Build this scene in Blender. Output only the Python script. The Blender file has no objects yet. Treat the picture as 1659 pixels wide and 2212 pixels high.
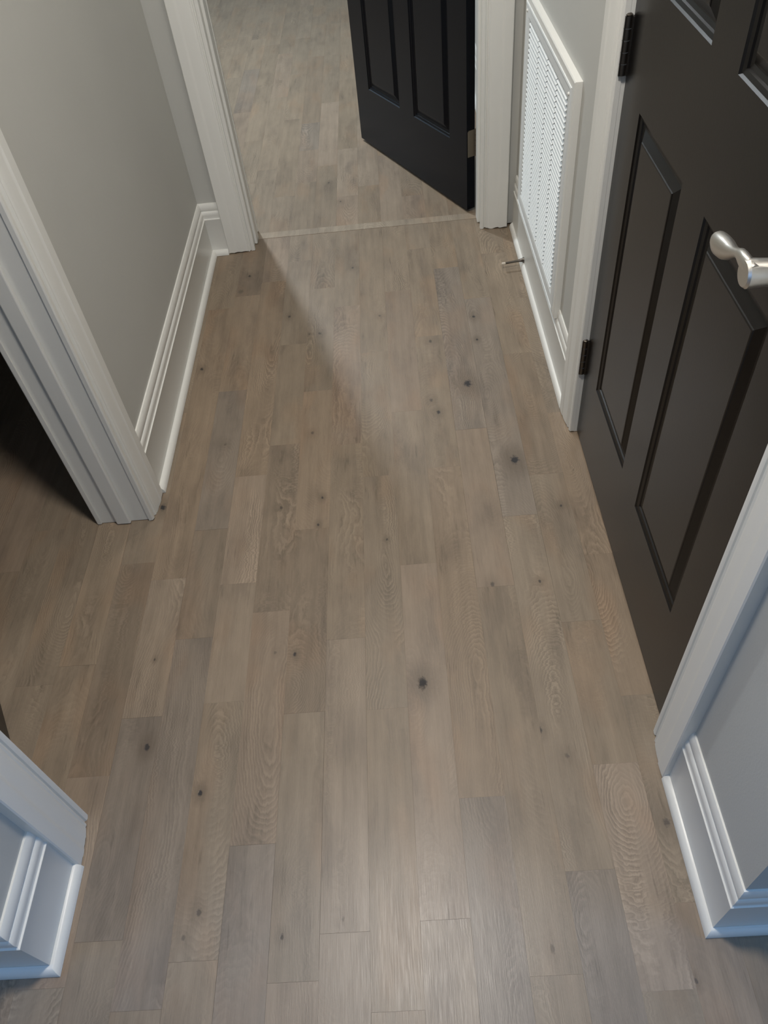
import bpy, math, random
from mathutils import Vector, Matrix

SC = bpy.context.scene
C = SC.collection
rnd = random.Random(7)

# ------------------------------------------------------------------ camera
cam_d = bpy.data.cameras.new('camera')
cam_d.sensor_fit = 'HORIZONTAL'
cam_d.sensor_width = 36.0
cam_d.lens = 1650.4 / 1659 * 36.0
cam_d.clip_start = 0.02
cam = bpy.data.objects.new('camera', cam_d)
C.objects.link(cam)
R_, D_, F_ = (0.995854, -0.030083, -0.085851), (-0.07938, -0.748316, -0.658576), (-0.044432, 0.66266, -0.747601)
mw = Matrix(((R_[0], -D_[0], -F_[0], 0), (R_[1], -D_[1], -F_[1], 0), (R_[2], -D_[2], -F_[2], 1.5), (0, 0, 0, 1)))
cam.matrix_world = mw
SC.camera = cam

# ------------------------------------------------------------------ world, lamps, exposure
w = bpy.data.worlds.new('world')
SC.world = w
w.use_nodes = True
w.node_tree.nodes['Background'].inputs[0].default_value = (0.5, 0.55, 0.6, 1)
w.node_tree.nodes['Background'].inputs[1].default_value = 0.05
SC.view_settings.view_transform = 'Standard'
SC.view_settings.look = 'None'
SC.view_settings.gamma = 1.0
SC.view_settings.exposure = 0.84
SC.view_settings.use_curve_mapping = False
CEIL = 2.55


def area(name, loc, size, power, col, target=None, shape='DISK', size_y=None):
    d = bpy.data.lights.new(name, 'AREA')
    d.shape = shape
    d.size = size
    if size_y:
        d.size_y = size_y
    d.energy = power
    d.color = col
    o = bpy.data.objects.new(name, d)
    C.objects.link(o)
    o.location = loc
    if target is not None:
        v = Vector(target) - Vector(loc)
        o.rotation_euler = v.to_track_quat('-Z', 'Y').to_euler()
    return o


area('hall_ceiling_lamp', (-0.12, 0.80, CEIL - 0.02), 0.24, 16.5, (1.0, 0.935, 0.86))
area('hall_ceiling_lamp', (-0.12, 2.10, CEIL - 0.02), 0.24, 4.5, (1.0, 0.935, 0.86))
area('far_room_ceiling_lamp', (-1.05, 4.25, CEIL - 0.02), 0.15, 31, (0.88, 0.95, 1.0))
area('far_room_fill', (-2.45, 5.2, 1.5), 1.2, 6, (0.60, 0.80, 1.0), (0.5, 4.6, 0.6), 'RECTANGLE', 1.3)  # added cool fill light for the far room, out of view
area('near_left_window', (-2.45, -0.28, 1.25), 0.9, 7.5, (0.30, 0.54, 1.0), (0.6, 0.4, 0.5), 'RECTANGLE', 1.2)
area('near_right_window', (2.45, -0.25, 1.3), 0.9, 13, (0.22, 0.50, 1.0), (-0.8, 0.4, 0.5), 'RECTANGLE', 1.2)
area('near_back_fill', (0.3, -2.9, 1.5), 1.4, 5.5, (0.42, 0.66, 1.0), (-0.2, 1.0, 0.7), 'RECTANGLE', 1.2)  # cool fill added behind the camera to turn the left jamb bluer

# ------------------------------------------------------------------ mesh helpers


class MB:
    def __init__(s):
        s.v, s.f = [], []

    def add(s, vs, fs):
        b = len(s.v)
        s.v += [tuple(v) for v in vs]
        s.f += [tuple(i + b for i in f) for f in fs]
        return s

    def box(s, x0, x1, y0, y1, z0, z1):
        vs = [(x, y, z) for z in (z0, z1) for y in (y0, y1) for x in (x0, x1)]
        return s.add(vs, [(0, 2, 3, 1), (4, 5, 7, 6), (0, 1, 5, 4), (2, 6, 7, 3), (0, 4, 6, 2), (1, 3, 7, 5)])

    def prism(s, prof, fn, caps=True):
        """prof: closed 2-D outline; fn(i, a, b, end) -> xyz for end 0 and 1"""
        n = len(prof)
        vs = [fn(i, a, b, 0) for i, (a, b) in enumerate(prof)] + [fn(i, a, b, 1) for i, (a, b) in enumerate(prof)]
        fs = [(i, (i + 1) % n, n + (i + 1) % n, n + i) for i in range(n)]
        if caps:
            fs += [tuple(range(n))[::-1], tuple(range(n, 2 * n))]
        return s.add(vs, fs)

    def cyl(s, p0, p1, r0, r1=None, n=20, caps=True):
        return s.tube([p0, p1], [r0, r0 if r1 is None else r1], n)

    def tube(s, pts, rad, n=20, up=None):
        pts = [Vector(p) for p in pts]
        rings = []
        for i, p in enumerate(pts):
            t = (pts[min(i + 1, len(pts) - 1)] - pts[max(i - 1, 0)]).normalized()
            u = Vector(up) if up else (Vector((0, 0, 1)) if abs(t.z) < 0.9 else Vector((1, 0, 0)))
            a = (u - t * u.dot(t)).normalized()
            b = t.cross(a)
            ra, rb = rad[i] if isinstance(rad[i], tuple) else (rad[i], rad[i])
            rings.append([p + a * ra * math.cos(2 * math.pi * k / n) + b * rb * math.sin(2 * math.pi * k / n) for k in range(n)])
        vs = [v for r in rings for v in r]
        fs = []
        for i in range(len(rings) - 1):
            for k in range(n):
                fs.append((i * n + k, i * n + (k + 1) % n, (i + 1) * n + (k + 1) % n, (i + 1) * n + k))
        fs.append(tuple(range(n))[::-1])
        fs.append(tuple((len(rings) - 1) * n + k for k in range(n)))
        return s.add(vs, fs)

    def build(s, name, mat, parent=None, smooth=False, bevel=0, loc=None):
        me = bpy.data.meshes.new(name)
        me.from_pydata(s.v, [], s.f)
        me.update()
        import bmesh
        bm = bmesh.new()
        bm.from_mesh(me)
        bmesh.ops.recalc_face_normals(bm, faces=bm.faces)
        bm.to_mesh(me)
        bm.free()
        if smooth:
            for p in me.polygons:
                p.use_smooth = True
            try:
                me.set_sharp_from_angle(angle=math.radians(38))
            except Exception:
                pass
        o = bpy.data.objects.new(name, me)
        me.materials.append(mat)
        C.objects.link(o)
        if parent:
            o.parent = parent
        if loc:
            o.location = loc
        if bevel:
            m = o.modifiers.new('bevel', 'BEVEL')
            m.width = bevel
            m.segments = 2
            m.limit_method = 'ANGLE'
        return o


def tag(o, label=None, cat=None, kind=None, group=None):
    if label:
        o['label'] = label
    if cat:
        o['category'] = cat
    if kind:
        o['kind'] = kind
    if group:
        o['group'] = group
    return o


def empty(name, loc=(0, 0, 0), rotz=0):
    o = bpy.data.objects.new(name, None)
    C.objects.link(o)
    o.location = loc
    o.rotation_euler = (0, 0, rotz)
    o.empty_display_size = 0.05
    return o


# ------------------------------------------------------------------ materials


class NT:
    def __init__(s, name):
        s.m = bpy.data.materials.new(name)
        s.m.use_nodes = True
        s.t = s.m.node_tree
        s.b = s.t.nodes['Principled BSDF']

    def n(s, typ, **kw):
        nd = s.t.nodes.new(typ)
        for k, v in kw.items():
            setattr(nd, k, v)
        return nd

    def set(s, sock, v):
        if isinstance(v, bpy.types.NodeSocket):
            s.t.links.new(v, sock)
        else:
            sock.default_value = v

    def math(s, op, a, b=0.0, c=0.0, clamp=False):
        nd = s.n('ShaderNodeMath', operation=op)
        nd.use_clamp = clamp
        s.set(nd.inputs[0], a)
        s.set(nd.inputs[1], b)
        s.set(nd.inputs[2], c)
        return nd.outputs[0]

    def noise(s, vec, scale=1.0, detail=2.0, rough=0.5):
        nd = s.n('ShaderNodeTexNoise')
        s.set(nd.inputs['Vector'], vec)
        nd.inputs['Scale'].default_value = scale
        nd.inputs['Detail'].default_value = detail
        nd.inputs['Roughness'].default_value = rough
        return nd.outputs['Fac']

    def xyz(s, x, y, z):
        nd = s.n('ShaderNodeCombineXYZ')
        s.set(nd.inputs[0], x)
        s.set(nd.inputs[1], y)
        s.set(nd.inputs[2], z)
        return nd.outputs[0]

    def mix(s, fac, a, b, mode='MIX'):
        nd = s.n('ShaderNodeMix', data_type='RGBA', blend_type=mode)
        s.set(nd.inputs[0], fac)
        s.set(nd.inputs[6], a)
        s.set(nd.inputs[7], b)
        return nd.outputs[2]

    def smooth(s, v, lo, hi, o0=0.0, o1=1.0):
        nd = s.n('ShaderNodeMapRange', interpolation_type='SMOOTHSTEP')
        s.set(nd.inputs[0], v)
        nd.inputs[1].default_value = lo
        nd.inputs[2].default_value = hi
        nd.inputs[3].default_value = o0
        nd.inputs[4].default_value = o1
        return nd.outputs[0]

    def bump(s, h, strength, dist):
        nd = s.n('ShaderNodeBump')
        nd.inputs['Strength'].default_value = strength
        nd.inputs['Distance'].default_value = dist
        s.set(nd.inputs['Height'], h)
        s.t.links.new(nd.outputs[0], s.b.inputs['Normal'])


def lin(r, g, b):
    f = lambda c: (c / 255 / 12.92) if c / 255 <= 0.04045 else ((c / 255 + 0.055) / 1.055) ** 2.4
    return (f(r), f(g), f(b), 1.0)


def paint(name, col, rough, spec=0.5, bumps=0.15, bscale=420, var=0.04):
    k = NT(name)
    tc = k.n('ShaderNodeTexCoord').outputs['Object']
    nz = k.noise(tc, bscale, 2)
    big = k.noise(tc, 3.0, 3)
    f = k.math('MULTIPLY_ADD', k.math('SUBTRACT', big, 0.5), 2 * var, 1.0)
    c = k.mix(1.0, col, k.xyz(f, f, f), 'MULTIPLY')
    k.set(k.b.inputs['Base Color'], c)
    k.b.inputs['Roughness'].default_value = rough
    k.b.inputs['Specular IOR Level'].default_value = spec
    k.bump(nz, bumps, 0.0006)
    return k.m


M_WALL = paint('greige_wall_paint', lin(190, 190, 185), 0.62, 0.4, 0.35, 260)
M_TRIM = paint('white_trim_enamel', lin(228, 228, 223), 0.34, 0.5, 0.02, 120, 0.015)
M_CEIL = paint('ceiling_paint', lin(225, 224, 220), 0.8, 0.3, 0.3, 200)
M_BLACK = paint('black_door_enamel', lin(15, 13, 12), 0.28, 0.42, 0.10, 160, 0.05)
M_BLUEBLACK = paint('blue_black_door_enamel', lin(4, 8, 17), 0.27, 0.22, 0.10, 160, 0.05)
M_GRILLE = paint('white_grille_enamel', lin(224, 228, 228), 0.4, 0.5, 0.02, 80, 0.01)
M_DUCT = paint('dark_duct_lining', lin(70, 74, 78), 0.8, 0.2)
M_SUB = paint('dark_subfloor', lin(40, 33, 27), 0.9, 0.1)
M_RUBBER = paint('white_rubber', lin(205, 196, 182), 0.6, 0.4)


def metal(name, col, rough):
    k = NT(name)
    tc = k.n('ShaderNodeTexCoord').outputs['Object']
    nz = k.noise(tc, 90, 3)
    k.b.inputs['Base Color'].default_value = col
    k.b.inputs['Metallic'].default_value = 1.0
    k.set(k.b.inputs['Roughness'], k.math('MULTIPLY_ADD', nz, 0.12, rough - 0.06))
    return k.m


M_NICKEL = metal('satin_nickel', lin(222, 219, 212), 0.38)
M_BRONZE = metal('aged_bronze', lin(104, 99, 93), 0.38)
M_TINMETAL = metal('worn_hinge_metal', lin(150, 142, 130), 0.5)


def wood():
    k = NT('grey_oak_plank')
    tc = k.n('ShaderNodeTexCoord').outputs['Object']
    sp = k.n('ShaderNodeSeparateXYZ')
    k.t.links.new(tc, sp.inputs[0])
    u, v = sp.outputs[0], sp.outputs[1]

    def prop(nm, out='Fac'):
        a = k.n('ShaderNodeAttribute', attribute_type='OBJECT', attribute_name=nm)
        return a.outputs[out]

    seed = prop('seed')
    s7 = k.math('MULTIPLY', seed, 7.31)
    oi = k.n('ShaderNodeObjectInfo')
    tone = oi.outputs['Color']
    # knots
    core_all = None
    halo_all = None
    push = None
    for nm in ('knot_a', 'knot_b', 'knot_c'):
        ks = k.n('ShaderNodeSeparateXYZ')
        k.t.links.new(prop(nm, 'Vector'), ks.inputs[0])
        st = prop(nm + '_tone')
        du = k.math('SUBTRACT', u, ks.outputs[0])
        dv = k.math('MULTIPLY', k.math('SUBTRACT', v, ks.outputs[1]), 0.68)
        d = k.math('SQRT', k.math('ADD', k.math('MULTIPLY', du, du), k.math('MULTIPLY', dv, dv)))
        wob = k.noise(k.xyz(u, v, s7), 130, 3, 0.65)
        e = k.math('ADD', k.math('DIVIDE', d, ks.outputs[2]), k.math('MULTIPLY', k.math('SUBTRACT', wob, 0.5), 1.1))
        core = k.math('MULTIPLY', k.smooth(e, 0.25, 0.72, 1, 0), st)
        halo = k.math('MULTIPLY', k.smooth(e, 0.5, 3.2, 1, 0), st)
        ph = k.math('DIVIDE', ks.outputs[2], k.math('ADD', e, 0.7))
        core_all = core if core_all is None else k.math('MAXIMUM', core_all, core)
        halo_all = halo if halo_all is None else k.math('MAXIMUM', halo_all, halo)
        push = ph if push is None else k.math('ADD', push, ph)
    # cut plane wandering through the growth rings of the tree
    w1 = k.noise(k.xyz(k.math('MULTIPLY', u, 0.8), k.math('MULTIPLY', v, 1.3), s7), 1.0, 1, 0.5)
    w2 = k.noise(k.xyz(k.math('MULTIPLY', u, 2.0), k.math('MULTIPLY', v, 2.0), k.math('ADD', s7, 31.7)), 1.0, 1)
    wr = k.noise(k.xyz(k.math('MULTIPLY', u, 30.0), k.math('MULTIPLY', v, 11.0), s7), 1.0, 4, 0.62)
    rip = k.noise(k.xyz(k.math('MULTIPLY', u, 34.0), k.math('MULTIPLY', v, 125.0), k.math('ADD', s7, 3.0)), 1.0, 1, 0.5)
    ripm = k.smooth(k.noise(k.xyz(k.math('MULTIPLY', u, 6.0), k.math('MULTIPLY', v, 4.0), k.math('ADD', s7, 55.0)), 1.0, 1), 0.46, 0.66)
    dd = k.math('MULTIPLY', k.math('SUBTRACT', w1, 0.44), 0.55)
    cen = prop('heart')
    uc = k.math('ADD', k.math('SUBTRACT', u, cen), k.math('MULTIPLY', k.math('SUBTRACT', w2, 0.5), 0.12))
    r = k.math('SQRT', k.math('ADD', k.math('MULTIPLY', uc, uc), k.math('MULTIPLY_ADD', dd, dd, 0.00025)))
    r = k.math('ADD', r, k.math('MULTIPLY', k.math('SUBTRACT', wr, 0.5), 0.017))
    r = k.math('ADD', r, k.math('MULTIPLY', k.math('MULTIPLY', k.math('SUBTRACT', rip, 0.5), ripm), 0.011))
    r = k.math('ADD', r, k.math('MULTIPLY', push, 1.1))
    ring = k.math('FRACT', k.math('MULTIPLY', r, 215.0))
    lw = k.math('MULTIPLY', k.smooth(ring, 0.48, 0.74), k.smooth(ring, 0.80, 1.0, 1, 0))    # limed, lighter spring wood
    dk = k.math('MULTIPLY', k.smooth(ring, 0.0, 0.08), k.smooth(ring, 0.10, 0.34, 1, 0))
    vis = k.smooth(k.noise(k.xyz(k.math('MULTIPLY', u, 20.0), k.math('MULTIPLY', v, 4.0), k.math('ADD', s7, 5.0)), 1.0, 2), 0.40, 0.66)
    fig = prop('figure')
    ringc = k.math('MULTIPLY', k.math('SUBTRACT', lw, k.math('MULTIPLY', dk, 0.7)), k.math('MULTIPLY', k.math('MULTIPLY_ADD', vis, 0.9, 0.10), fig))
    # fibres, streaks, blotches
    fib = k.math('SUBTRACT', k.noise(k.xyz(k.math('MULTIPLY', u, 620.0), k.math('MULTIPLY', v, 22.0), s7), 1.0, 2, 0.6), 0.5)
    stk = k.math('SUBTRACT', k.noise(k.xyz(k.math('MULTIPLY', u, 60.0), k.math('MULTIPLY', v, 3.0), s7), 1.0, 3, 0.6), 0.5)
    bvec = k.xyz(k.math('MULTIPLY_ADD', u, 14.0, k.math('MULTIPLY', wr, 0.7)), k.math('MULTIPLY', v, 4.6), k.math('ADD', s7, 9.0))
    blo = k.noise(bvec, 1.0, 3, 0.5)
    pore = k.noise(k.xyz(k.math('MULTIPLY', u, 340.0), k.math('MULTIPLY', v, 16.0), k.math('ADD', s7, 13.0)), 1.0, 1)
    pores = k.math('MULTIPLY', k.smooth(pore, 0.66, 0.80), k.smooth(blo, 0.35, 0.6))
    mn = k.noise(k.xyz(k.math('MULTIPLY', u, 85.0), k.math('MULTIPLY', v, 7.0), k.math('ADD', s7, 41.0)), 1.0, 3, 0.6)
    mineral = k.math('MULTIPLY', k.smooth(mn, 0.60, 0.74), k.smooth(blo, 0.42, 0.58))
    spk = k.noise(k.xyz(k.math('MULTIPLY', u, 900.0), k.math('MULTIPLY', v, 160.0), s7), 1.0, 1)
    f = k.math('ADD', 0.99, k.math('MULTIPLY', ringc, 0.20))
    f = k.math('SUBTRACT', f, k.math('MULTIPLY', mineral, 0.24))
    f = k.math('ADD', f, k.math('MULTIPLY', k.math('SUBTRACT', spk, 0.5), 0.10))
    f = k.math('ADD', f, k.math('MULTIPLY', fib, 0.22))
    f = k.math('ADD', f, k.math('MULTIPLY', stk, 0.52))
    f = k.math('ADD', f, k.math('MULTIPLY', k.math('SUBTRACT', blo, 0.5), -0.42))
    b2 = k.noise(k.xyz(k.math('MULTIPLY_ADD', u, 34.0, k.math('MULTIPLY', wr, 1.4)), k.math('MULTIPLY', v, 11.0), k.math('ADD', s7, 63.0)), 1.0, 3, 0.55)
    f = k.math('ADD', f, k.math('MULTIPLY', k.math('SUBTRACT', b2, 0.5), 0.30))
    f = k.math('SUBTRACT', f, k.math('MULTIPLY', pores, 0.22))
    c = k.mix(1.0, tone, k.xyz(f, f, f), 'MULTIPLY')
    c = k.mix(k.math('MULTIPLY', k.smooth(blo, 0.52, 0.70), 0.75), c, k.mix(1.0, c, (0.87, 0.868, 0.885, 1), 'MULTIPLY'))
    warm = k.smooth(k.noise(k.xyz(k.math('MULTIPLY', u, 10.0), k.math('MULTIPLY', v, 4.0), k.math('ADD', s7, 77.0)), 1.0, 2), 0.50, 0.70)
    c = k.mix(k.math('MULTIPLY', warm, 0.6), c, k.mix(1.0, c, (1.09, 0.985, 0.91, 1), 'MULTIPLY'))
    c = k.mix(k.math('MULTIPLY', halo_all, 0.50), c, lin(94, 82, 70))
    c = k.mix(k.math('MULTIPLY', core_all, 0.95), c, lin(34, 34, 38))
    k.set(k.b.inputs['Base Color'], c)
    k.set(k.b.inputs['Roughness'], k.math('ADD', k.math('MULTIPLY_ADD', fib, 0.25, 0.38), k.math('MULTIPLY', core_all, 0.2)))
    k.b.inputs['Specular IOR Level'].default_value = 0.5
    h = k.math('ADD', k.math('MULTIPLY', fib, 0.6), k.math('MULTIPLY', ringc, 0.15))
    h = k.math('SUBTRACT', h, k.math('MULTIPLY', core_all, 1.5))
    k.bump(h, 0.22, 0.0008)
    return k.m


M_WOOD = wood()

# ------------------------------------------------------------------ constants of the plan (metres; the camera stands over 0,0)
XL, XR = -0.722, 0.4525          # hall wall faces
YF = 2.740                      # far wall face
YN = 0.325                      # where the hall walls end towards the camera
HEAD = 2.04
TL, TR = XL - 0.13, XR + 0.12   # back faces of the side walls
YFB = 2.868                     # back face of the far wall
FDX0, FDX1 = -0.546, 0.321      # far doorway casing inner edges
LO0, LO1 = 0.582, 1.364         # left doorway casing inner edges
RO0, RO1 = 0.681, 1.572         # right doorway casing inner edges
CW = 0.101                      # casing width
RD = 0.4600                     # face of the closed door, set a little back in its frame

# ------------------------------------------------------------------ walls, ceilings
def wall(name, boxes, label, mat=None):
    m = MB()
    for b in boxes:
        m.box(*b[:4], max(b[4], 0.008), b[5])
    o = m.build(name, mat or M_WALL)
    return tag(o, label, 'wall', 'structure')


J = 0.019   # jamb board thickness
wall('wall_left', [(TL, XL, YN, LO0 - 0.005 - J, 0, CEIL), (TL, XL, LO1 + 0.005 + J, YFB, 0, CEIL), (TL, XL, LO0 - 0.005 - J, LO1 + 0.005 + J, HEAD + J, CEIL)],
     'greige wall on the left of the hall with an open doorway in it')
wall('wall_right', [(XR, TR, YN, RO0 - 0.005 - J, 0, CEIL), (XR, TR, RO1 + 0.005 + J, YFB, 0, CEIL), (XR, TR, RO0 - 0.005 - J, RO1 + 0.005 + J, HEAD + J, CEIL)],
     'greige wall on the right of the hall holding the white return air grille')
wall('wall_far', [(XL, FDX0 - 0.005 - J, YF, YFB, 0, CEIL), (FDX1 + 0.005 + J, XR, YF, YFB, 0, CEIL), (FDX0 - 0.005 - J, FDX1 + 0.005 + J, YF, YFB, HEAD + J, CEIL)],
     'narrow greige end wall of the hall around the far doorway')
wall('wall_near_left', [(-2.9, TL, YN, YN + 0.12, 0, CEIL)], 'greige wall facing the camera at the bottom left corner')
wall('wall_near_right', [(TR, 2.6, YN, YN + 0.12, 0, CEIL)], 'greige wall facing the camera at the bottom right corner')
wall('wall_left_room', [(-2.9, -2.8, YN + 0.12, YFB, 0, CEIL), (-2.8, TL, 2.40, 2.50, 0, CEIL)], 'dim walls of the dark room beyond the left doorway')
wall('wall_far_room_right', [(XR, XR + 0.12, YFB, 6.9, 0, CEIL)], 'greige wall hidden behind the open door in the far room')
wall('wall_far_room_back', [(-2.7, XR + 0.12, 6.9, 7.0, 0, CEIL)], 'greige back wall of the far room')
wall('wall_far_room_left', [(-2.8, -2.7, 2.748, 7.0, 0, CEIL)], 'greige left wall of the far room')
wall('wall_far_room_front', [(-2.7, TL, 2.748, YFB, 0, CEIL)], 'greige wall of the far room beside its doorway')
wall('wall_behind_camera', [(-2.9, 2.6, -3.1, -3.0, 0, CEIL), (-3.0, -2.9, -3.1, YN, 0, CEIL), (2.6, 2.7, -3.1, YN, 0, CEIL)], 'greige walls of the wider room behind the camera')
cm = MB().box(-3.0, 2.7, -3.1, 7.0, CEIL, CEIL + 0.08).build('ceiling', M_CEIL)
tag(cm, 'flat white ceiling over the hall and the rooms', 'ceiling', 'structure')

# ------------------------------------------------------------------ floor of planks
floor = MB().box(-3.0, 2.7, -3.1, 7.0, -0.06, -0.0125).build('floor', M_SUB)
tag(floor, 'grey-brown oak plank floor running through hall and rooms', 'floor', 'structure')
PW, X0 = 0.0897, -0.144
JOINT = {  # plank row -> y of its end joints in the hall and in the far room
    -8: ([0.40, 0.93, 1.48], [3.3, 3.9, 4.6]), -7: ([0.28, 0.66, 1.22, 1.80], [3.15, 4.1, 4.7]),
    -6: ([0.35, 0.787, 1.162, 2.348], [3.30, 3.743, 4.45]), -5: ([0.24, 0.981, 1.316, 1.886, 2.417], [3.42, 4.25, 4.9]),
    -4: ([0.31, 0.810, 1.132, 1.504, 2.495], [3.15, 3.95, 4.55]), -3: ([0.503, 1.041, 1.62, 2.101, 2.62], [3.26, 3.58, 3.884, 4.798]),
    -2: ([0.27, 0.772, 1.291, 1.85, 2.42], [3.403, 4.116, 4.80]), -1: ([0.342, 0.95, 1.60, 2.295], [3.10, 3.557, 4.40]),
    0: ([0.22, 0.768, 1.463, 2.02], [3.174, 3.80, 4.6]), 1: ([0.354, 1.150, 1.72, 2.36], [3.45, 4.1]),
    2: ([0.567, 1.476, 2.08, 2.63], [3.05, 3.7]), 3: ([0.26, 1.065, 1.62, 2.48], [3.3, 4.0]),
    4: ([0.422, 1.281, 2.271], [3.5]), 5: ([0.23, 0.617, 0.952, 1.42, 1.949, 2.55], [3.2]), 6: ([0.36, 0.761, 1.139, 1.66, 2.25], [3.4])}
KN = [(0.181, 1.824, 0.0168, 1), (0.275, 1.482, 0.0162, 1), (-0.02, 0.824, 0.0151, 1), (0.236, 2.165, 0.0077, 0.9), (0.233, 2.039, 0.0059, 0.9), (0.083, 1.704, 0.0082, 0.9), (0.064, 1.489, 0.0064, 0.7), (0.163, 1.072, 0.0077, 0.6), (0.275, 1.071, 0.0054, 0.8), (0.246, 0.911, 0.0041, 0.7), (0.368, 1.303, 0.0047, 0.8), (0.215, 0.697, 0.0066, 0.8), (0.259, 0.639, 0.0064, 0.45), (-0.614, 0.717, 0.0091, 0.9), (-0.485, 0.611, 0.0067, 1), (-0.693, 1.411, 0.0118, 1), (-0.663, 2.01, 0.0078, 0.9), (-0.553, 2.547, 0.0072, 0.8), (-0.365, 1.374, 0.0063, 0.7), (-0.254, 1.399, 0.0051, 0.9), (-0.263, 1.304, 0.0049, 0.8), (-0.168, 2.54, 0.007, 0.6), (-0.077, 2.219, 0.0064, 0.5), (0.084, 2.051, 0.0075, 0.6), (0.066, 1.761, 0.0083, 0.6), (-0.28, 2.149, 0.0079, 0.6), (-0.316, 2.15, 0.0064, 0.5), (-0.389, 2.263, 0.0066, 0.7), (-0.481, 0.347, 0.006, 0.45), (-0.302, 0.341, 0.005, 0.7), (0.418, 0.498, 0.0093, 0.6), (-0.085, 1.236, 0.0047, 0.7), (-0.545, 1.642, 0.007, 0.4), (-0.306, 0.919, 0.0054, 0.9), (-0.577, 2.449, 0.014, 0.35), (-0.27, 3.236, 0.0062, 0.7), (-0.217, 3.059, 0.0059, 0.7), (-0.289, 1.66, 0.0069, 0.5), (0.171, 0.299, 0.0071, 0.35), (-0.352, 0.926, 0.0043, 0.35), (0.036, 1.763, 0.0056, 0.5), (-0.634, 0.931, 0.0033, 0.7), (-0.193, 0.364, 0.0042, 0.3), (-0.458, 0.388, 0.0069, 0.6), (0.397, 0.241, 0.0045, 0.6)]
TONES = {'N': [(136, 122, 105), (134, 121, 105), (138, 123, 107), (133, 120, 104), (137, 123, 106)],
         'G': [(130, 119, 107), (129, 118, 106)], 'D': [(129, 115, 99), (128, 115, 100)],
         'L': [(145, 130, 114), (143, 129, 113)], 'R': [(138, 122, 104), (137, 121, 103)]}
TAG = dict(G=[(-0.52, 0.73), (-0.53, 0.86), (-0.57, 1.66), (0.12, 0.72), (0.22, 1.37), (0.2, 2.0), (-0.39, 0.44), (0.06, 0.42), (0.24, 0.37), (-0.6, 0.71), (-0.69, 4.11), (-0.37, 3.7), (-0.54, 0.45)],
           D=[(-0.37, 1.15), (-0.52, 2.6), (0.33, 1.89), (-0.39, 4.54), (-0.57, 1.09), (-0.75, 0.9), (-0.30, 1.2)],
           L=[(-0.45, 1.3), (-0.45, 0.97), (-0.65, 0.96), (-0.01, 0.31), (-0.19, 0.28), (0.34, 0.57), (-0.05, 1.04), (-0.18, 0.92), (-0.01, 3.16), (-0.26, 3.83), (-0.2, 3.52), (-0.1, 3.6)],
           R=[(0.06, 0.91), (-0.59, 2.0), (-0.31, 1.63), (-0.47, 1.63), (0.41, 1.29), (-0.43, 2.23), (0.44, 0.97), (-0.66, 1.78)])


def plank_verts(x0, x1, y0, y1, top=0.0, g=0.00005, b=0.00025):
    x0 += g; x1 -= g; y0 += g; y1 -= g
    vs = [(x0, y0, -0.012), (x1, y0, -0.012), (x1, y1, -0.012), (x0, y1, -0.012),
          (x0, y0, top - b), (x1, y0, top - b), (x1, y1, top - b), (x0, y1, top - b),
          (x0 + b, y0 + b, top), (x1 - b, y0 + b, top), (x1 - b, y1 - b, top), (x0 + b, y1 - b, top)]
    fs = [(3, 2, 1, 0), (8, 9, 10, 11)]
    for k in range(4):
        j = (k + 1) % 4
        fs += [(k, j, 4 + j, 4 + k), (4 + k, 4 + j, 8 + j, 8 + k)]
    return vs, fs


def plank_props(o, x0, x1, y0, y1):
    o['seed'] = rnd.random() * 10
    o['heart'] = rnd.uniform(-0.05, 0.05)
    o['figure'] = rnd.choice([0.15, 0.35, 0.55, 0.85, 1.3])
    cls = 'N'
    for t, pts in TAG.items():
        for (px, py) in pts:
            if x0 <= px < x1 and y0 <= py < y1:
                cls = t
    c = rnd.choice(TONES[cls])
    j = rnd.uniform(-1.8, 1.8)
    o.color = lin(c[0] + j, c[1] + j, c[2] + j)
    cx, cy = (x0 + x1) / 2, (y0 + y1) / 2
    ks = sorted([q for q in KN if x0 <= q[0] < x1 and y0 <= q[1] < y1], key=lambda q: -q[2])[:3]
    for i, nm in enumerate(('knot_a', 'knot_b', 'knot_c')):
        if i < len(ks):
            q = ks[i]
            o[nm] = [q[0] - cx, q[1] - cy, q[2] * 1.2]
            o[nm + '_tone'] = float(q[3])
        else:
            o[nm] = [5.0, 5.0, 0.004]
            o[nm + '_tone'] = 0.0


def plank(x0, x1, y0, y1, name='plank', top=None):
    cx, cy = (x0 + x1) / 2, (y0 + y1) / 2
    vs, fs = plank_verts(x0 - cx, x1 - cx, y0 - cy, y1 - cy, rnd.choice([0, 0, 0.00004]) if top is None else top, rnd.choice([0.00001, 0.00001, 0.00003, 0.00015]), rnd.choice([0.00006, 0.0001, 0.0002]))
    me = bpy.data.meshes.new(name)
    me.from_pydata(vs, [], fs)
    me.materials.append(M_WOOD)
    o = bpy.data.objects.new(name, me)
    C.objects.link(o)
    o.parent = floor
    o.location = (cx, cy, 0)
    plank_props(o, x0, x1, y0, y1)
    return o


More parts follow.
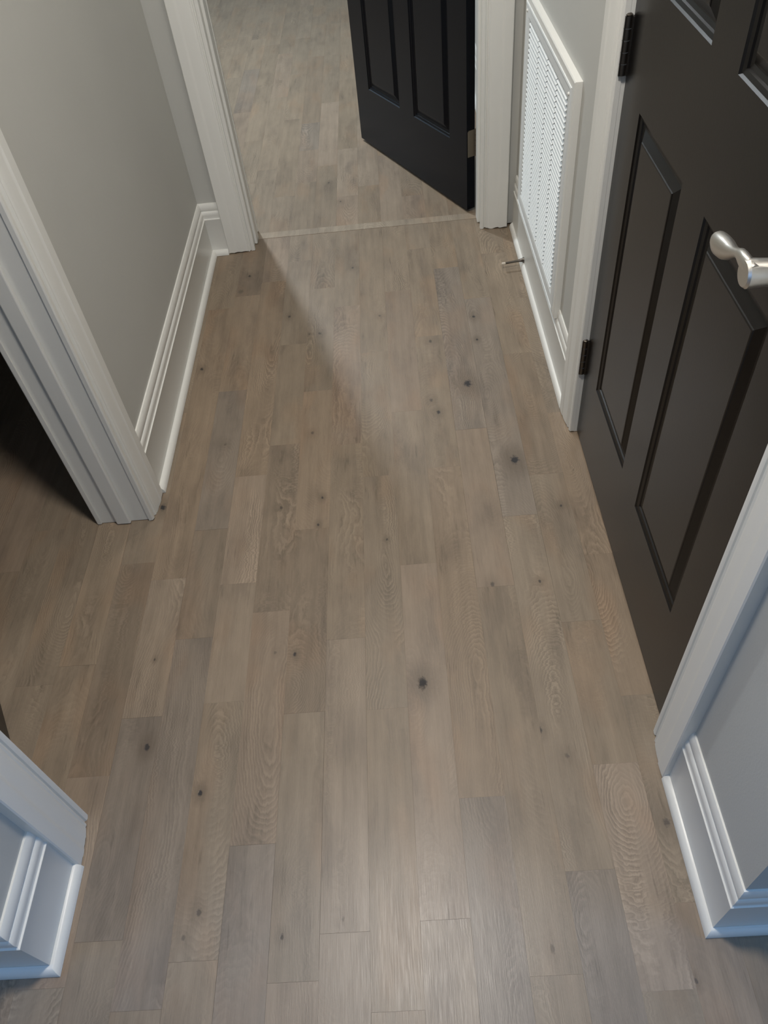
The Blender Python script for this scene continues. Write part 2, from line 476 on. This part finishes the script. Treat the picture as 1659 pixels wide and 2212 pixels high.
YT0, YT1 = 2.812, 2.856      # the threshold strip
rest = MB()
n_pl = 0
for row in range(-16, 8):
    x0 = X0 + PW * row
    x1 = x0 + PW
    hall, far = JOINT.get(row, ([], []))
    # hall and left room
    y = -0.35 - 0.5 * ((row * 37) % 10) / 10
    ys = [y, y + 0.55] if y + 0.55 < 0.1 else [y]
    ys = [q for q in ys if q < 0.12]
    if hall:
        ys += hall
    else:
        q = 0.25 + 0.5 * ((row * 53) % 10) / 10
        while q < 2.6:
            ys.append(q)
            q += 0.45 + 0.35 * ((row * 29 + int(q * 7)) % 10) / 10
    end = YT0 if -5 <= row <= 5 else 2.862
    ys = [q for q in ys if q < end - 0.1] + [end]
    for a, b in zip(ys[:-1], ys[1:]):
        seen = (x1 > -0.95 and x0 < XR + 0.02 and b > 0.12) or (x1 > -1.5 and x0 <= -0.85 and b > 0.9) or (b > 0.1 and a < 0.35 and x1 > -0.95)
        if seen:
            plank(x0, x1, a, b); n_pl += 1
        else:
            rest.add(*plank_verts(x0, x1, a, b))
    # far room
    if row <= 6:
        ys = [YT1 if -5 <= row <= 5 else 2.862]
        q = 3.1 + 0.6 * ((row * 31) % 10) / 10
        ext = list(far)
        q = (ext[-1] + 0.5 + 0.3 * ((row * 17) % 7) / 7) if ext else q
        while q < 6.7:
            ext.append(q)
            q += 0.5 + 0.4 * ((row * 23 + int(q * 5)) % 10) / 10
        ys += ext + [6.9]
        for a, b in zip(ys[:-1], ys[1:]):
            xin = -0.245 * ((a + b) / 2 - 2.8) - 0.56   # left line of sight through the doorway
            if x1 > xin - 0.25 and x0 < 0.46:
                plank(x0, x1, a, b); n_pl += 1
            else:
                rest.add(*plank_verts(x0, x1, a, b))
plank(FDX0 - 0.02, FDX1 + 0.02, YT0, YT1, 'threshold_strip', 0.0012).color = lin(150, 138, 122)
rest.box(-3.0, X0 - 16 * PW, -3.1, 7.0, -0.012, 0)
rest.box(X0 + 8 * PW, 2.7, -3.1, 0.325, -0.012, 0)
rest.box(X0 - 16 * PW, X0 + 8 * PW, -3.1, -0.9, -0.012, 0)
o = rest.build('planking', M_WOOD, floor)
tag(o, kind='stuff')
plank_props(o, 9, 9.1, 0, 1)

# ------------------------------------------------------------------ baseboards with shoe moulding (swept with mitres)
BASE = [(0, 0.0015), (0.013, 0.0015), (0.013, 0.136), (0.0145, 0.139), (0.0145, 0.142), (0.0115, 0.144), (0.0105, 0.149), (0.0125, 0.156), (0.0120, 0.164),
        (0.0095, 0.1705), (0.0072, 0.172), (0.0090, 0.176), (0.0088, 0.186), (0.0070, 0.195), (0.004, 0.2), (0, 0.2)]
SHOE = [(0.0132, 0.001), (0.0283, 0.001)] + [(0.0132 + 0.0151 * math.cos(a), 0.001 + 0.019 * math.sin(a)) for a in [math.pi / 2 * t / 6 for t in range(1, 7)]]


def sweep(path, prof, s=1, thin=1.0):
    """path in plan, the room on its left side when s=1; mitred corners"""
    P = [Vector((p[0], p[1])) for p in path]
    offs = []
    for i in range(len(P)):
        ns = []
        if i > 0:
            d = (P[i] - P[i - 1]).normalized(); ns.append(Vector((-d.y, d.x)) * s)
        if i < len(P) - 1:
            d = (P[i + 1] - P[i]).normalized(); ns.append(Vector((-d.y, d.x)) * s)
        if len(ns) == 2:
            m = (ns[0] + ns[1]).normalized()
            m = m / m.dot(ns[0])
        else:
            m = ns[0]
        offs.append(m)
    mb = MB()
    n = len(prof)
    vs = []
    for p, m in zip(P, offs):
        vs += [(p.x + m.x * a * thin, p.y + m.y * a * thin, b) for a, b in prof]
    fs = []
    for i in range(len(P) - 1):
        for k in range(n):
            fs.append((i * n + k, i * n + (k + 1) % n, (i + 1) * n + (k + 1) % n, (i + 1) * n + k))
    fs += [tuple(range(n))[::-1], tuple((len(P) - 1) * n + k for k in range(n))]
    return mb.add(vs, fs)


def baseboard(name, path, s, label, thin=1.0):
    r = sweep(path, BASE, s, thin).build(name, M_TRIM, smooth=True)
    tag(r, label, 'baseboard', 'structure')
    sweep(path, SHOE, s, thin).build('shoe_moulding', M_TRIM, r, smooth=True)
    return r


baseboard('baseboard_left', [(XL, LO1 + CW), (XL, YF), (FDX0 - CW, YF)], -1, 'white baseboard along the left hall wall, turning into the far corner')
baseboard('baseboard_right', [(XR, RO1 + CW), (XR, YF - 0.022)], 1, 'white baseboard under the white grille on the right wall', 0.77)
baseboard('baseboard_near_left', [(-2.4, YN), (XL, YN), (XL, LO0 - CW)], -1, 'bluish white baseboard wrapping the wall corner at bottom left')
baseboard('baseboard_near_right', [(2.2, YN), (XR, YN), (XR, RO0 - CW)], 1, 'white baseboard wrapping the wall corner at bottom right', 0.80)
baseboard('baseboard_far_room', [(XR, 2.90), (XR, 6.9), (-2.7, 6.9)], 1, 'white baseboard in the far room, glimpsed behind the open door')

# ------------------------------------------------------------------ door casings
# outline across the casing: a = distance from the inner edge outward, b = proud of the wall
CAS = [(0, 0), (0, 0.0100), (0.002, 0.0125), (0.008, 0.0135), (0.0125, 0.0125), (0.0145, 0.0090), (0.018, 0.0090), (0.0195, 0.0135), (0.023, 0.0155), (0.027, 0.0148),
       (0.030, 0.0165), (0.045, 0.0185), (0.068, 0.0200), (0.0695, 0.0212), (0.085, 0.0215), (0.0985, 0.0215), (0.101, 0.0195), (0.101, 0)]


def dens(prof, step=0.006):
    out = []
    for i, p in enumerate(prof):
        q = prof[(i + 1) % len(prof)]
        L = math.hypot(q[0] - p[0], q[1] - p[1])
        n = max(1, int(L / step))
        for t in range(n):
            out.append((p[0] + (q[0] - p[0]) * t / n, p[1] + (q[1] - p[1]) * t / n))
    return out


def casing_side(mb, pos, jag, seed):
    """pos(a, b) -> (x, y); the foot is ragged where it was cut down to meet the new floor"""
    r = random.Random(seed)
    pr = dens(CAS, 0.005)
    foot, lv = [], 0.5
    for a, b in pr:
        lv = min(1.0, max(0.15, lv + r.uniform(-0.45, 0.45)))
        foot.append(jag * lv)
    mb.prism(pr, lambda i, a, b, e: (*pos(a, b), foot[i] if e == 0 else HEAD + CW))
    return mb


def trim(name, label):
    return tag(empty(name), label, 'door trim', 'structure')


def doorway(name, label, axis, face, n, e0, e1, back, jag=0.0035, stop=None, seed=1, rear=True, reveal=0.005):
    """axis 'x': wall face at x=face, opening along y from e0 to e1; axis 'y' the other way round. n: room side sign"""
    t = trim(name, label)
    P = (lambda c, d: (d, c)) if axis == 'x' else (lambda c, d: (c, d))     # c along the wall, d through it

    def B(mb, c0, c1, d0, d1, z0, z1):
        p, q = P(c0, d0), P(c1, d1)
        mb.box(min(p[0], q[0]), max(p[0], q[0]), min(p[1], q[1]), max(p[1], q[1]), z0, z1)
    m = casing_side(MB(), lambda a, b: P(e0 - a, face + n * b), jag, seed)
    m.build('casing', M_TRIM, t, smooth=True)
    m = casing_side(MB(), lambda a, b: P(e1 + a, face + n * b), jag, seed + 1)
    m.build('casing', M_TRIM, t, smooth=True)
    m = MB().prism(CAS, lambda i, a, b, e: (*P(e0 if e == 0 else e1, face + n * b), HEAD + a))
    m.build('head_casing', M_TRIM, t, smooth=True)
    j0, j1 = e0 - reveal, e1 + reveal
    for (a0, a1) in ((j0 - J, j0), (j1, j1 + J)):
        m = MB(); B(m, a0, a1, face, back, 0.0015, HEAD + J)
        m.build('jamb', M_TRIM, t, bevel=0.001)
    m = MB(); B(m, j0, j1, face, back, HEAD + 0.002, HEAD + J)
    m.build('head_jamb', M_TRIM, t)
    if stop:
        s0, s1 = stop
        for (a0, a1) in ((j0, j0 + 0.011), (j1 - 0.011, j1)):
            m = MB(); B(m, a0, a1, s0, s1, 0.002, HEAD + 0.002)
            m.build('door_stop_strip', M_TRIM, t, bevel=0.003)
        m = MB(); B(m, j0 + 0.011, j1 - 0.011, s0, s1, HEAD - 0.010, HEAD + 0.002)
        m.build('door_stop_strip', M_TRIM, t, bevel=0.003)
    if rear:
        for sg, ee in ((-1, e0), (1, e1)):
            m = MB()
            m.prism(CAS, lambda i, a, b, e: (*P(ee + sg * a, back - n * b), 0.003 if e == 0 else HEAD + CW))
            m.build('rear_casing', M_TRIM, t, smooth=True)
    return t


doorway('trim_1', 'white moulded frame of the far doorway with chipped feet', 'y', YF, -1, FDX0, FDX1, YFB, 0.006, (2.775, 2.826), 3)
doorway('trim_2', 'white moulded frame of the open doorway on the left', 'x', XL, 1, LO0, LO1, TL, 0.0055, (-0.809, -0.771), 12)
doorway('trim_3', 'white moulded frame around the closed black door on the right', 'x', XR, -1, RO0, RO1, TR, 0.0055, (RD + 0.037, RD + 0.075), 23, rear=False, reveal=0.0008)

# ------------------------------------------------------------------ six-panel doors
MOULD = [(0.0, 0.0), (0.0030, 0.0032), (0.0045, 0.0036), (0.0095, 0.0052), (0.0115, 0.0082), (0.0150, 0.0092), (0.0180, 0.0100), (0.0210, 0.0092), (0.0360, 0.0020), (0.0375, 0.0006), (0.0400, 0.0)]


def panel_door(root, W, H, T, mat, hinge_leaf=None):
    """local frame: x from the hinge edge to the latch edge, y into the door from its front face, z up"""
    s, p, mstile = 0.1155, 0.2615, 0.110
    p = (W - 2 * s - mstile) / 2
    cols = [(s, s + p), (s + p + mstile, s + 2 * p + mstile)]
    rows = [(0.238, 0.888), (1.083, 1.640), (1.745, H - 0.115)]
    xs = [0] + [c for q in cols for c in q] + [W]
    zs = [0] + [c for q in rows for c in q] + [H]
    m = MB()
    idx = {}
    for side, y in ((0, 0.0), (1, T)):
        for i, x in enumerate(xs):
            for k, z in enumerate(zs):
                idx[side, i, k] = len(m.v)
                m.v.append((x, y, z))
    nx, nz = len(xs), len(zs)
    for side in (0, 1):
        for i in range(nx - 1):
            for k in range(nz - 1):
                if i % 2 == 1 and k % 2 == 1:
                    continue
                m.f.append((idx[side, i, k], idx[side, i + 1, k], idx[side, i + 1, k + 1], idx[side, i, k + 1]))
    for i in range(nx - 1):
        for k in (0, nz - 1):
            m.f.append((idx[0, i, k], idx[0, i + 1, k], idx[1, i + 1, k], idx[1, i, k]))
    for k in range(nz - 1):
        for i in (0, nx - 1):
            m.f.append((idx[0, i, k], idx[0, i, k + 1], idx[1, i, k + 1], idx[1, i, k]))
    slab = m.build('door_slab', mat, root)
    for (cx0, cx1) in cols:
        for (z0, z1) in rows:
            m = MB()
            n = len(MOULD)
            for side in (0, 1):
                base = len(m.v)
                for (a, d) in MOULD:
                    y = d if side == 0 else T - d
                    for (x, z) in ((cx0 + a, z0 + a), (cx1 - a, z0 + a), (cx1 - a, z1 - a), (cx0 + a, z1 - a)):
                        m.v.append((x, y, z))
                for r_ in range(n - 1):
                    for q in range(4):
                        q2 = (q + 1) % 4
                        m.f.append((base + r_ * 4 + q, base + r_ * 4 + q2, base + (r_ + 1) * 4 + q2, base + (r_ + 1) * 4 + q))
                m.f.append(tuple(base + (n - 1) * 4 + q for q in range(4)))
            m.build('panel', mat, root)
    return slab


def hinge(root, x, y, z0, z1, r=0.0065, mat=M_BRONZE):
    h = MB().cyl((x, y, z0), (x, y, z1), r, n=18)
    L = (z1 - z0) / 5
    hb = h.build('hinge', mat, root, smooth=True)
    for k in range(1, 5):
        MB().cyl((x, y, z0 + k * L - 0.0006), (x, y, z0 + k * L + 0.0006), r * 1.06, n=18).build('knuckle_joint', M_DUCT, hb)
    MB().tube([(x, y, z1), (x, y, z1 + 0.002), (x, y, z1 + 0.0045)], [r * 0.75, r * 0.9, r * 0.4], 16).build('hinge_pin', mat, hb, smooth=True)
    return hb


# the closed door on the right: its local x runs towards the camera, local y into the wall
RW = 0.868
door_r = tag(empty('door_1'), 'closed black six-panel door with nickel lever on the right', 'door', 'structure')
door_r.matrix_world = Matrix(((0, 1, 0, RD), (-1, 0, 0, RO1 + 0.0008 - 0.0028), (0, 0, 1, 0.009), (0, 0, 0, 1)))
RWID = (RO1 + 0.0008 - 0.0028) - (RO0 - 0.0008 + 0.003)
panel_door(door_r, RWID, 2.025, 0.035, M_BLACK)
for z0, z1 in ((0.199, 0.300), (0.913, 1.012), (1.72, 1.822)):
    hb = hinge(door_r, -0.0025, -0.0085, z0, z1, 0.0075)
    MB().box(-0.0036, -0.0006, -0.0008, 0.016, z0, z1).build('hinge_leaf', M_BRONZE, hb)
    MB().prism([(-0.0195, 0.0), (-0.004, 0.0), (-0.004, z1 - z0), (-0.0195, z1 - z0)], lambda i, a, b, e: (0.0016 if e == 0 else 0.0030, a + 0.003, z0 + b)).build('hinge_leaf', M_BRONZE, hb)
    MB().box(0.0004, 0.0065, -0.0026, -0.0002, z0, z1).build('hinge_leaf', M_BRONZE, hb)
# lever: coordinates in the door's frame (x towards camera, y negative = proud of the door)
yH = RO1 + 0.0008 - 0.0028


def rl(X, Y, Z):
    return (yH - Y, X - RD, Z - 0.009)


lev = MB().tube([rl(RD - 0.0002, 0.752, 0.998), rl(RD - 0.006, 0.752, 0.998), rl(RD - 0.010, 0.752, 0.998)], [0.033, 0.032, 0.024], 32).build('lever_handle', M_NICKEL, door_r, smooth=True)
MB().tube([rl(RD - 0.009, 0.755, 0.998), rl(RD - 0.030, 0.757, 0.998), rl(0.400, 0.759, 0.998), rl(0.390, 0.760, 0.998), rl(0.386, 0.760, 0.998)],
          [0.0165, 0.0150, 0.0165, 0.0172, 0.0145], 28).build('lever_neck', M_NICKEL, lev, smooth=True)
LP = [((0.396, 0.752, 0.999), 0.0155, 0.0085), ((0.394, 0.768, 1.001), 0.0150, 0.0080), ((0.393, 0.781, 1.003), 0.0120, 0.0072), ((0.395, 0.794, 1.001), 0.0078, 0.0065),
      ((0.398, 0.808, 0.995), 0.0054, 0.0056), ((0.401, 0.823, 0.987), 0.0062, 0.0062), ((0.403, 0.838, 0.980), 0.0098, 0.0084), ((0.405, 0.853, 0.974), 0.0142, 0.0108),
      ((0.406, 0.867, 0.969), 0.0168, 0.0122), ((0.407, 0.880, 0.965), 0.0168, 0.0122), ((0.408, 0.890, 0.962), 0.0135, 0.0098), ((0.408, 0.896, 0.960), 0.0060, 0.0045)]
pts = [rl(*p) for p, a, b in LP]
MB().tube(pts, [(a, b) for p, a, b in LP], 24, up=(0, -0.35, 1)).build('lever', M_NICKEL, lev, smooth=True)

# the open door in the far doorway
th = math.radians(28.0)
door_f = tag(empty('door_2'), 'blue-black six-panel door standing open into the far room', 'door', 'structure')
dx, dy = -math.sin(th), math.cos(th)           # from hinge edge to latch edge
nx_, ny_ = math.cos(th), math.sin(th)          # through the door, away from the hall
door_f.matrix_world = Matrix(((dx, nx_, 0, 0.2855), (dy, ny_, 0, 2.862), (0, 0, 1, 0.012), (0, 0, 0, 1)))
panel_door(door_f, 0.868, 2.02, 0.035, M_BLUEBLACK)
for z0 in (0.203, 0.98, 1.72):
    hb = hinge(door_f, -0.006, 0.039, z0, z0 + 0.095, 0.006, M_TINMETAL)
    m = MB().prism([(0.003, z0), (0.034, z0), (0.034, z0 + 0.095), (0.008, z0 + 0.095), (0.003, z0 + 0.090)], lambda i, a, b, e: (-0.0022 if e == 0 else 0.0, a, b))
    m.build('hinge_leaf', M_TINMETAL, hb)
MB().tube([(0.80, -0.0002, 0.99), (0.80, -0.010, 0.99)], [0.032, 0.026], 28).build('rosette', M_NICKEL, door_f, smooth=True)
MB().tube([(0.80, -0.008, 0.99), (0.80, -0.055, 0.99)], [0.013, 0.014], 24).build('lever_neck', M_NICKEL, door_f, smooth=True)
MB().tube([(0.81, -0.050, 0.99), (0.78, -0.052, 0.995), (0.73, -0.050, 0.985), (0.68, -0.046, 0.98)], [(0.012, 0.008), (0.009, 0.007), (0.006, 0.006), (0.012, 0.005)], 20, up=(0, 0, 1)).build('lever', M_NICKEL, door_f, smooth=True)

# the open door in the dark room on the left
a3 = math.radians(29)
door_l = tag(empty('door_3'), 'black door edge swung open in the dark left room', 'door', 'structure')
ux, uy = -math.sin(a3), math.cos(a3)
Lh = Vector((-0.820, 0.588))
door_l.matrix_world = Matrix(((ux, -uy, 0, -0.848), (uy, ux, 0, 0.625), (0, 0, 1, 0.010), (0, 0, 0, 1)))
panel_door(door_l, 0.76, 2.02, 0.035, M_BLACK)
for z0 in (0.203, 0.98, 1.72):
    hinge(door_l, -0.004, 0.039, z0, z0 + 0.095, 0.006, M_BRONZE)

# ------------------------------------------------------------------ return air grille on the right wall
GY0, GY1, GZ0, GZ1 = 1.872, 2.585, 0.172, 0.806
gr = tag(empty('air_grille', (XR, (GY0 + GY1) / 2, GZ0)), 'white louvred return air grille on the right wall above the baseboard', 'vent')


def gpart(name, mb, mat=M_GRILLE, bevel=0.0, smooth=False, parent=None):
    o = mb.build(name, mat, gr if parent is None else parent, bevel=bevel, smooth=smooth)
    if parent is None:
        o.location = (-XR, -(GY0 + GY1) / 2, -GZ0)
    return o


def rect_ring(y0, y1, z0, z1, prof):
    """prof: list of (inset, proud) swept round the rectangle"""
    m = MB()
    n = len(prof)
    for (sy, sz, y, z) in ((1, 1, y0, z0), (-1, 1, y1, z0), (-1, -1, y1, z1), (1, -1, y0, z1)):
        for a, b in prof:
            m.v.append((XR - b, y + sy * a, z + sz * a))
    for q in range(4):
        for k in range(n):
            m.f.append((q * n + k, q * n + (k + 1) % n, ((q + 1) % 4) * n + (k + 1) % n, ((q + 1) % 4) * n + k))
    return m


gpart('outer_frame', rect_ring(GY0, GY1, GZ0, GZ1, [(0, 0.0002), (0, 0.0165), (0.003, 0.0185), (0.022, 0.0185), (0.024, 0.0165), (0.024, 0.0002)]), M_TRIM)
FY0, FY1, FZ0, FZ1 = GY0 + 0.030, GY1 - 0.012, GZ0 + 0.008, GZ1 - 0.020
gpart('flange', rect_ring(FY0 - 0.004, FY1, FZ0, FZ1, [(0, 0.0165), (0.001, 0.0205), (0.005, 0.0215), (0.007, 0.0195), (0.033, 0.0190), (0.044, 0.0150), (0.044, 0.011), (0.02, 0.011)]))
SY0, SY1, SZ0, SZ1 = 1.955, 2.520, 0.206, 0.750
gpart('duct_back', MB().box(XR - 0.0012, XR - 0.0004, SY0 - 0.01, SY1 + 0.01, SZ0 - 0.01, SZ1 + 0.01), M_DUCT)
NS = 40
pit = (SZ1 - SZ0) / NS
MY = (2.083, 2.220, 2.362)
sl0 = None
yc = (SY0 + SY1) / 2
for k in range(NS):
    z = SZ0 + (k + 0.5) * pit
    if sl0 is None:
        m = MB()
        ed = [SY0] + [q for y_ in MY for q in (y_ - 0.0035, y_ + 0.0035)] + [SY1]
        for q in range(0, len(ed), 2):
            m.prism([(-0.0185, -0.0050), (-0.0172, -0.0056), (-0.0040, 0.0040), (-0.0042, 0.0052), (-0.0170, -0.0036), (-0.0182, -0.0042)],
                    lambda i, a, b, e: (a, (ed[q] if e == 0 else ed[q + 1]) - yc, b))
        sl0 = m.build('slat', M_GRILLE, gr)
        s_ = sl0
    else:
        s_ = sl0.copy()
        C.objects.link(s_)
        s_.parent = gr
    s_.location = (0, yc - (GY0 + GY1) / 2, z - GZ0)
for ym in MY:
    gpart('mullion', MB().box(XR - 0.0125, XR - 0.003, ym - 0.0040, ym + 0.0040, SZ0 - 0.004, SZ1 + 0.004), M_GRILLE)
for (yy, zz) in ((FY0 + 0.020, FZ1 - 0.022), (FY1 - 0.022, FZ1 - 0.022)):
    sc = MB().tube([(XR - 0.0188, yy, zz), (XR - 0.0215, yy, zz), (XR - 0.0232, yy, zz)], [0.0045, 0.0040, 0.0018], 16)
    gpart('screw', sc, M_TRIM, smooth=True)

# ------------------------------------------------------------------ door stop on the right baseboard
ds = tag(empty('door_stop', (XR - 0.0100, 2.437, 0.029)), 'bronze door stop with white rubber tip on the right baseboard', 'door stop')
fx = [(0, 0.0092), (-0.003, 0.0090), (-0.007, 0.0068), (-0.014, 0.0050), (-0.024, 0.0041), (-0.040, 0.0038), (-0.066, 0.0037)]
MB().tube([(a - 0.0002, 0.0 + a * 0.10, a * 0.05) for a, b in fx], [b for a, b in fx], 20).build('flared_rod', M_BRONZE, ds, smooth=True)
MB().tube([(-0.0662, -0.0066, -0.0033), (-0.068, -0.0068, -0.0034), (-0.077, -0.0077, -0.0038), (-0.079, -0.0079, -0.0040)], [0.0040, 0.0048, 0.0048, 0.0036], 18).build('rubber_tip', M_RUBBER, ds, smooth=True)

print('planks as parts:', n_pl, 'objects:', len(bpy.data.objects))
